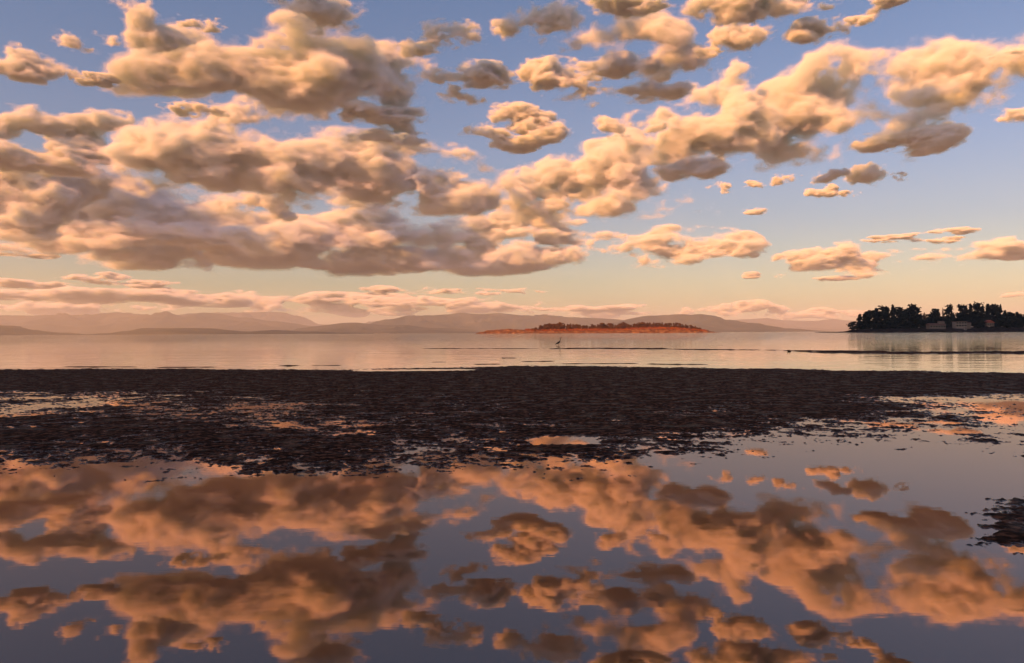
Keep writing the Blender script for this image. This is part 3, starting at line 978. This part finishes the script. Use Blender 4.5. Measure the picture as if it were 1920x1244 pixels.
N_TRI = 0
def cloud(label, blobs, alt=1150.0, soft=1.0, amp=1.0, seed=None, base=None):
    """blobs: (column, row, half width, half height) in photo pixels. The row of the flat base and the height of the
    cloud base over the sea give the distance, so every cloud has its real size."""
    global N_TRI
    seed = (int(blobs[0][0] * 7 + blobs[0][1] * 13) + 5) % 9973 if seed is None else seed
    B = np.array(blobs, float)
    r = np.random.default_rng(seed)
    xm = (B[:, 0].min() + B[:, 0].max()) / 2
    yb = (B[:, 1] + B[:, 3]).max()
    if base is None:
        dr = ray(xm, yb)
        D = alt / dr.z
        origin = Vector((0, 0, CAMH)) + dr * D
        s = D / F
    else:
        origin, s, dr = base
    ex = Vector((dr.y, -dr.x, 0)).normalized()
    ey = Vector((dr.x, dr.y, 0)).normalized()
    mx, my = np.median(B[:, 2]), np.median(B[:, 3])
    C = np.stack([B[:, 0] - xm, r.uniform(-.3, .3, len(B)) * B[:, 2], yb - B[:, 1]], 1)
    R = np.stack([B[:, 2], B[:, 2] * 0.45 + B[:, 3] * 0.55, B[:, 3]], 1)
    A = float(np.clip(0.58 * my, 1.4, 20)) * amp
    grow = 1 + np.minimum(1.6 * A / R.min(1), 1.3)[:, None]
    lo = (C - R * grow).min(0) - 4
    hi = (C + R * grow).max(0) + 4
    h = np.array([np.clip(mx / 10, 2.2, 5.0), np.clip(mx / 9, 2.6, 6.0), np.clip(my / 7, 0.9, 3.6)])
    n = np.ceil((hi - lo) / h).astype(int) + 1
    g = np.stack(np.meshgrid(*[(lo[i] + h[i] * np.arange(n[i])).astype(np.float32) for i in range(3)], indexing='ij'), -1).reshape(-1, 3)
    d = np.zeros(len(g), np.float32)
    k = max(1.2, 0.2 * my)
    for c, rr in zip(C.astype(np.float32), R.astype(np.float32)):
        q = (g - c) / rr
        d += np.exp(np.clip((1 - np.sqrt((q * q).sum(1))) * min(float(rr.min()), 60) / k, -30, 30))
    d = k * np.log(d + 1e-12)
    near = d > -2.1 * A
    st = float(np.clip(mx / my / 1.4, 1.25, 4.0))
    gp = g[near] / np.array([st, st, 0.85], np.float32) + r.uniform(0, 1000, 3).astype(np.float32)
    tile = float(np.clip(11 * my, 50, 400))
    nz = np.zeros(len(g), np.float32)
    w = samp(gp, tile) + 0.22 * samp(gp + 77, tile * 0.31) + 0.19 * samp(gp + 31, tile * 0.11)
    nz[near] = w
    # the noise only shapes the edge: it dies out away from the body, so no part is cut off or set adrift
    nz = nz * np.clip(1 + (d + 1.1 * A) / (0.9 * A), 0, 1)
    f = d + A * nz - 0.26 * A
    f = np.minimum(f, (g[:, 2] + 0.25 * A + np.clip(nz, -2, 2) * 0.3 * A) * 1.4)
    V = f.reshape(n)
    V[0] = V[-1] = -50
    V[:, 0] = V[:, -1] = -50
    V[:, :, 0] = V[:, :, -1] = -50
    root = empty('cloud', origin)
    tag(root, label, 'cloud', 'clouds drifting across the evening sky')
    Rm = np.array([ex, ey, (0, 0, 1)], float)
    m = float(np.clip(2.3 * my, 9, 80)) * soft
    for nm, iso, mf in (('veil', -0.34 * A, 2.8 * m), ('fringe', 0.05 * A, 0.6 * m), ('core', 0.54 * A, 0.14 * m)):
        res = surface_nets(V, iso, lo, h)
        if res is None:
            continue
        v, fc = res
        N_TRI += 2 * len(fc)
        mesh(nm, (v @ Rm) * s, fc, cloud_mat(1.0 / (mf * s)), root)

CLOUDS = [
    # upper left
    ('broad cloud with a pale ragged top edge stretching below the upper left tufts', [(290, 140, 50, 30), (380, 112, 60, 36), (480, 112, 90, 33), (560, 98, 80, 33), (640, 92, 65, 33), (400, 155, 115, 24), (540, 150, 90, 22)]),
    ('upright pinkish tuft rising from the upper left cloud', [(265, 42, 28, 24), (242, 25, 20, 13), (290, 70, 35, 22)]),
    ('long purple cloud slanting down in front of the golden cloud', [(470, 242, 38, 24), (525, 215, 45, 25), (580, 200, 55, 30), (640, 182, 70, 36), (700, 140, 60, 34), (735, 165, 40, 26), (760, 110, 35, 20)]),
    ('dark slate cloud with a tapering end beside the long purple cloud', [(835, 70, 50, 20), (785, 88, 35, 15), (870, 62, 25, 12)]),
    ('mauve cloud cut by the top edge above the broad pale-topped cloud', [(590, 25, 62, 27), (545, 2, 50, 16), (640, 5, 45, 18)]),
    ('small dark purple cloud west of the pinkish tuft', [(148, 86, 25, 13), (200, 75, 26, 13)]),
    ('thin mauve streak cloud above the broad pale-topped cloud', [(355, 52, 32, 10), (395, 45, 18, 7)]),
    ('faint rosy veil cloud over the pale left cloud bank', [(38, 122, 42, 20), (80, 130, 26, 12)]),
    ('little torn rosy wisp under the small dark purple cloud', [(178, 153, 24, 9), (160, 148, 12, 6)]),
    ('small flat purple puff above the golden cloud', [(360, 208, 36, 9), (340, 212, 18, 7)]),
    ('golden heaped cloud, largest and brightest of the sky', [(285, 300, 60, 55), (370, 290, 90, 56), (460, 305, 105, 58), (570, 305, 110, 44), (665, 280, 48, 20), (320, 345, 80, 30), (520, 345, 115, 27), (650, 325, 65, 22)], 1150, 0.7, 0.8),
    ('peach cloud with a hooked upper tip at the western side', [(20, 262, 62, 32), (95, 252, 58, 22), (150, 228, 36, 14), (186, 210, 14, 9), (60, 300, 88, 20), (150, 288, 34, 13)], 1500),
    ('grey bank tucked under the hooked peach cloud', [(15, 350, 70, 24), (20, 412, 60, 28), (110, 355, 50, 18), (40, 385, 60, 30)], 1150, 0.55),
    ('dark flat-bottomed cloud bank, western half, under the golden cloud', [(125, 372, 65, 30), (215, 392, 95, 42), (320, 420, 105, 38), (180, 440, 95, 24), (420, 442, 115, 32), (300, 456, 190, 18), (390, 380, 70, 26), (500, 462, 80, 18), (300, 400, 120, 44)], 1150, 0.55),
    ('flat-bottomed cloud bank with a glowing golden middle', [(545, 442, 95, 34), (660, 428, 105, 45), (775, 445, 80, 32), (640, 476, 210, 17), (760, 472, 100, 18), (560, 395, 65, 30), (860, 440, 30, 16), (700, 395, 90, 34)], 1150, 0.6),
    ('small bright golden cloud set against the dark bank', [(478, 384, 45, 20), (440, 392, 28, 16), (508, 396, 25, 11)]),
    ('pale rosy cloud above the dark oval cloud', [(715, 228, 70, 20), (690, 258, 75, 18), (790, 262, 34, 13), (760, 238, 40, 13)]),
    ('peach cloud behind the dark oval cloud', [(700, 350, 60, 36), (760, 320, 62, 28), (870, 352, 62, 30), (910, 318, 40, 20), (830, 380, 70, 16), (765, 290, 60, 15)]),
    ('dark oval cloud lying on the peach cloud', [(832, 337, 46, 20), (800, 350, 25, 13)]),
    ('cluster of small slate clouds with a pink edge', [(905, 148, 62, 15), (930, 140, 36, 14), (862, 130, 26, 9), (865, 186, 34, 13), (815, 152, 30, 7)]),
    ('rounded orange cloud with a ragged left tail', [(990, 238, 58, 32), (1040, 242, 26, 22), (955, 266, 32, 13), (900, 248, 38, 11), (960, 216, 34, 13)]),
    # upper right
    ('purple cloud with a hanging lower lobe near the top edge', [(1035, 41, 42, 32), (968, 55, 38, 20), (1020, 82, 22, 16)]),
    ('heavy rounded cloud with a flat peach crown', [(1130, 66, 52, 36), (1200, 66, 72, 40), (1262, 78, 34, 26), (1180, 102, 70, 20)]),
    ('sliver of mauve cloud above the heavy rounded cloud', [(1180, 4, 58, 12), (1130, 10, 25, 9)]),
    ('dark purple cloud hanging under the heavy rounded cloud', [(1278, 126, 40, 20), (1236, 116, 26, 14)]),
    ('orange cloud trailing dark lower streaks', [(1068, 155, 54, 28), (1025, 132, 34, 14), (1075, 186, 28, 12)]),
    ('slate streak cloud beside the orange trailing cloud', [(1150, 136, 46, 18), (1195, 170, 54, 12)]),
    ('towering orange cloud with a bright domed head', [(1376, 152, 34, 30), (1390, 195, 48, 38), (1312, 200, 48, 26), (1262, 225, 56, 20), (1340, 258, 95, 42), (1410, 250, 28, 24), (1260, 264, 56, 22)]),
    ('ragged dark arm reaching west from the towering cloud', [(1150, 240, 36, 16), (1195, 240, 30, 10)]),
    ('dark broken base under the towering orange cloud', [(1320, 318, 62, 17), (1255, 330, 28, 12)]),
    ('bright golden heap of puffs below the rounded orange cloud', [(1168, 292, 30, 32), (1130, 320, 58, 33), (1045, 330, 66, 27), (1000, 352, 55, 27), (1060, 378, 95, 27), (1200, 352, 56, 32), (1245, 380, 50, 17), (1180, 396, 64, 15)]),
    ('ragged low cloud with torn underside beneath the golden heap', [(955, 432, 55, 27), (1040, 438, 68, 28), (1110, 440, 38, 16), (1000, 478, 66, 15), (920, 465, 36, 16), (1085, 478, 34, 12)]),
    ('low orange cloud with fluted bright underside', [(1180, 460, 46, 16), (1240, 460, 56, 27), (1310, 460, 66, 22), (1378, 468, 32, 13), (1235, 488, 38, 11)]),
    ('huge orange cloud spreading like a wing', [(1512, 184, 36, 22), (1572, 172, 62, 40), (1640, 152, 76, 38), (1755, 152, 88, 44), (1845, 155, 60, 30), (1905, 150, 40, 17), (1590, 215, 92, 52), (1700, 195, 90, 42), (1538, 262, 54, 26), (1600, 276, 56, 13)]),
    ('dark ragged tail below the wing-shaped cloud', [(1735, 262, 48, 20), (1675, 266, 42, 12), (1700, 280, 30, 9)]),
    ('pale peach cloud cut by the top edge', [(1340, 16, 32, 18), (1400, 12, 56, 20), (1452, 18, 32, 15)]),
    ('small domed cloud with lit crown and dark base', [(1392, 66, 40, 24), (1425, 76, 18, 13)]),
    ('pale wisp beside the small domed cloud', [(1335, 96, 26, 10)]),
    ('small plum cloud under the top edge wisps', [(1528, 58, 32, 13), (1572, 50, 26, 11)]),
    ('string of pale pink tufts near the top edge', [(1662, 14, 32, 14), (1620, 40, 22, 9), (1510, 4, 40, 7)]),
    ('small pink cloud beside the tip of the wing-shaped cloud', [(1908, 216, 26, 11)]),
    ('thin pink streak above the tip of the wing-shaped cloud', [(1902, 98, 26, 8)]),
    # little fragments in the clear sky on the right
    ('little grey fragment under the dark ragged tail', [(1555, 331, 23, 11)]),
    ('little grey fragment with an orange rim', [(1625, 331, 25, 14)]),
    ('tiny grey shred east of the orange-rimmed fragment', [(1690, 333, 11, 6)]),
    ('tiny dark shred below the dark broken base', [(1347, 352, 15, 8)]),
    ('pair of thin grey shreds joined in a line', [(1412, 346, 18, 7), (1432, 341, 12, 4)]),
    ('tiny orange fragment beside the thin grey shreds', [(1472, 338, 19, 8)]),
    ('tiny orange fragment under the first grey fragment', [(1540, 360, 18, 8)]),
    ('tiny orange streak fragment, smallest of the orange ones', [(1588, 366, 15, 5)]),
    ('thin grey shred alone above the low orange cloud', [(1415, 396, 20, 6)]),
    # low on the right
    ('low banded orange cloud with a raised hump', [(1530, 486, 44, 14), (1590, 474, 32, 20), (1560, 492, 40, 8)], 1150, 0.8),
    ('long low orange cloud roll over the headland', [(1650, 490, 46, 17), (1640, 504, 32, 10), (1720, 488, 56, 13), (1800, 482, 56, 13), (1885, 480, 58, 17), (1960, 480, 50, 15)], 1150, 0.8),
    ('thin broken streak above the long low cloud roll', [(1690, 447, 38, 6), (1775, 439, 24, 4), (1768, 453, 20, 4)]),
    ('tiny flat cloud streak left of the low banded cloud', [(1410, 516, 14, 4), (1460, 518, 14, 3.5)]),
    ('thin flat streak cloud below the low banded cloud', [(1565, 523, 24, 3)]),
    ('thin flat streak cloud low over the headland firs', [(1898, 552, 30, 5)]),
    # lens clouds and streaks in the pale band
    ('long thin lens cloud beneath the dark bank', [(640, 497, 95, 5.5), (730, 500, 70, 3.5)]),
    ('thin grey streak at the western side beneath the bank', [(20, 478, 50, 3)]),
    ('flat mauve streak above the western horizon bank', [(35, 533, 58, 5)]),
    ('ragged flat grey cloud above the western mountains', [(190, 524, 46, 8), (270, 536, 42, 5.5), (225, 532, 30, 5)]),
    ('flat grey lens cloud with a pink tail above the strait', [(745, 545, 48, 6), (825, 548, 72, 4.5)]),
    ('short flat grey lens cloud above the island', [(970, 546, 34, 4)]),
    # the bank along the horizon
    ('wide mauve layer cloud along the western mountains', [(60, 556, 120, 9), (200, 556, 110, 9), (330, 560, 90, 9), (-80, 558, 120, 10)]),
    ('row of bright little cumulus heads over the western mountains', [(40, 581, 40, 8), (95, 578, 32, 9), (125, 572, 18, 12), (175, 579, 40, 9), (235, 578, 34, 8), (285, 580, 24, 7)]),
    ('glowing layered cloud over the middle peaks', [(380, 567, 50, 14), (450, 566, 65, 13), (520, 564, 50, 13), (420, 582, 40, 6)]),
    ('soft pink layered cloud east of the middle peaks', [(600, 566, 60, 12), (680, 564, 75, 9), (640, 582, 60, 9), (570, 590, 30, 8)]),
    ('long pale cloud layer above the strait mountains', [(780, 566, 75, 9), (870, 566, 65, 9), (940, 570, 40, 6), (760, 580, 30, 10), (730, 588, 25, 7), (880, 580, 45, 7)]),
    ('faint tapering cloud layer above the wooded island', [(1010, 580, 60, 5), (1100, 581, 80, 5), (1180, 577, 40, 2.5), (1130, 590, 70, 6)]),
    ('far cumulus heads beyond the rounded eastern mountain', [(1310, 585, 28, 6), (1360, 585, 28, 9), (1405, 581, 30, 12), (1440, 586, 26, 8)]),
    ('distant faint cumulus line over the farthest eastern range', [(1555, 588, 28, 7), (1590, 590, 26, 6), (1510, 594, 30, 5)]),
]
for c in CLOUDS:
    cloud(*c)
# unseen clouds, added up-sun to shade the beach, headland and the darker clouds
def shade_cloud(label, target, above, scale, blobs, seed, soft=0.5):
    c = Vector(target) - LIGHT * (above / math.sin(SUN_EL))
    along = Vector((LIGHT.x, LIGHT.y, 0)).normalized()
    yb = max(b[1] + b[3] for b in blobs)
    ym = sum(b[1] for b in blobs) / len(blobs)
    cloud(label, blobs, base=(Vector((c.x, c.y, c.z - (yb - ym) * scale)), scale, along), soft=soft, seed=seed)
shade_cloud('unseen broad cloud added to shade the beach and headland', (110, 417, 0), 2000, 11.5,
              [(0, 100, 60, 58), (45, 95, 52, 58), (-45, 105, 52, 58), (20, 130, 70, 34), (-30, 66, 45, 34)], 3)
shade_cloud('unseen long cloud added to shade the dark flat-bottomed bank', (-4500, 10700, 1450), 3200, 14.0,
              [(-90, 100, 50, 36), (-30, 95, 55, 38), (40, 100, 55, 36), (95, 100, 45, 34)], 4)
shade_cloud('unseen small cloud added to shade the long purple slanting cloud', (-950, 4500, 1500), 1100, 3.2,
              [(-90, 118, 60, 38), (-20, 100, 65, 42), (60, 80, 60, 42)], 5)
def overhead_shade(label, px, py, hw, hh, above, seed, alt=1150.0):
    # unseen cloud added up the sunbeam to shade the cloud at this pixel
    dr = ray(px, py + hh)
    D = alt / dr.z
    sc_ = D / F
    t = Vector((0, 0, CAMH)) + ray(px, py) * D
    shade_cloud(label, t, above, sc_, [(-hw * 0.4, 100, hw * 0.75, hh * 1.25), (hw * 0.4, 96, hw * 0.75, hh * 1.25), (0, 104, hw * 0.7, hh * 1.1)], seed, 0.45)
overhead_shade('unseen puff added to shade the dark slate cloud', 838, 72, 62, 26, 700, 11)
overhead_shade('unseen puff added to shade the cluster of slate clouds', 895, 158, 72, 34, 900, 12)
overhead_shade('unseen puff added to shade the purple cloud with the hanging lobe', 1005, 52, 62, 42, 700, 13)
overhead_shade('unseen puff added to shade the hanging dark purple cloud', 1250, 130, 60, 26, 900, 14)
overhead_shade('unseen puff added to shade the slate streak cloud', 1165, 152, 62, 26, 900, 15)
overhead_shade('unseen puff added to shade the dark oval cloud', 828, 340, 58, 26, 2100, 16)
overhead_shade('unseen puff added to shade the dark ragged tail', 1715, 266, 78, 24, 1300, 17)
overhead_shade('unseen puff added to shade the dark broken base', 1310, 322, 75, 18, 1900, 18)
overhead_shade('unseen puff added to shade the small plum cloud', 1548, 54, 50, 20, 700, 19)
overhead_shade('unseen puff added to shade the mauve cloud', 590, 18, 80, 34, 700, 20)
overhead_shade('unseen puff added to shade the eastern end of the glowing bank', 830, 465, 70, 26, 3600, 21)
print('TRIS', N_TRI)
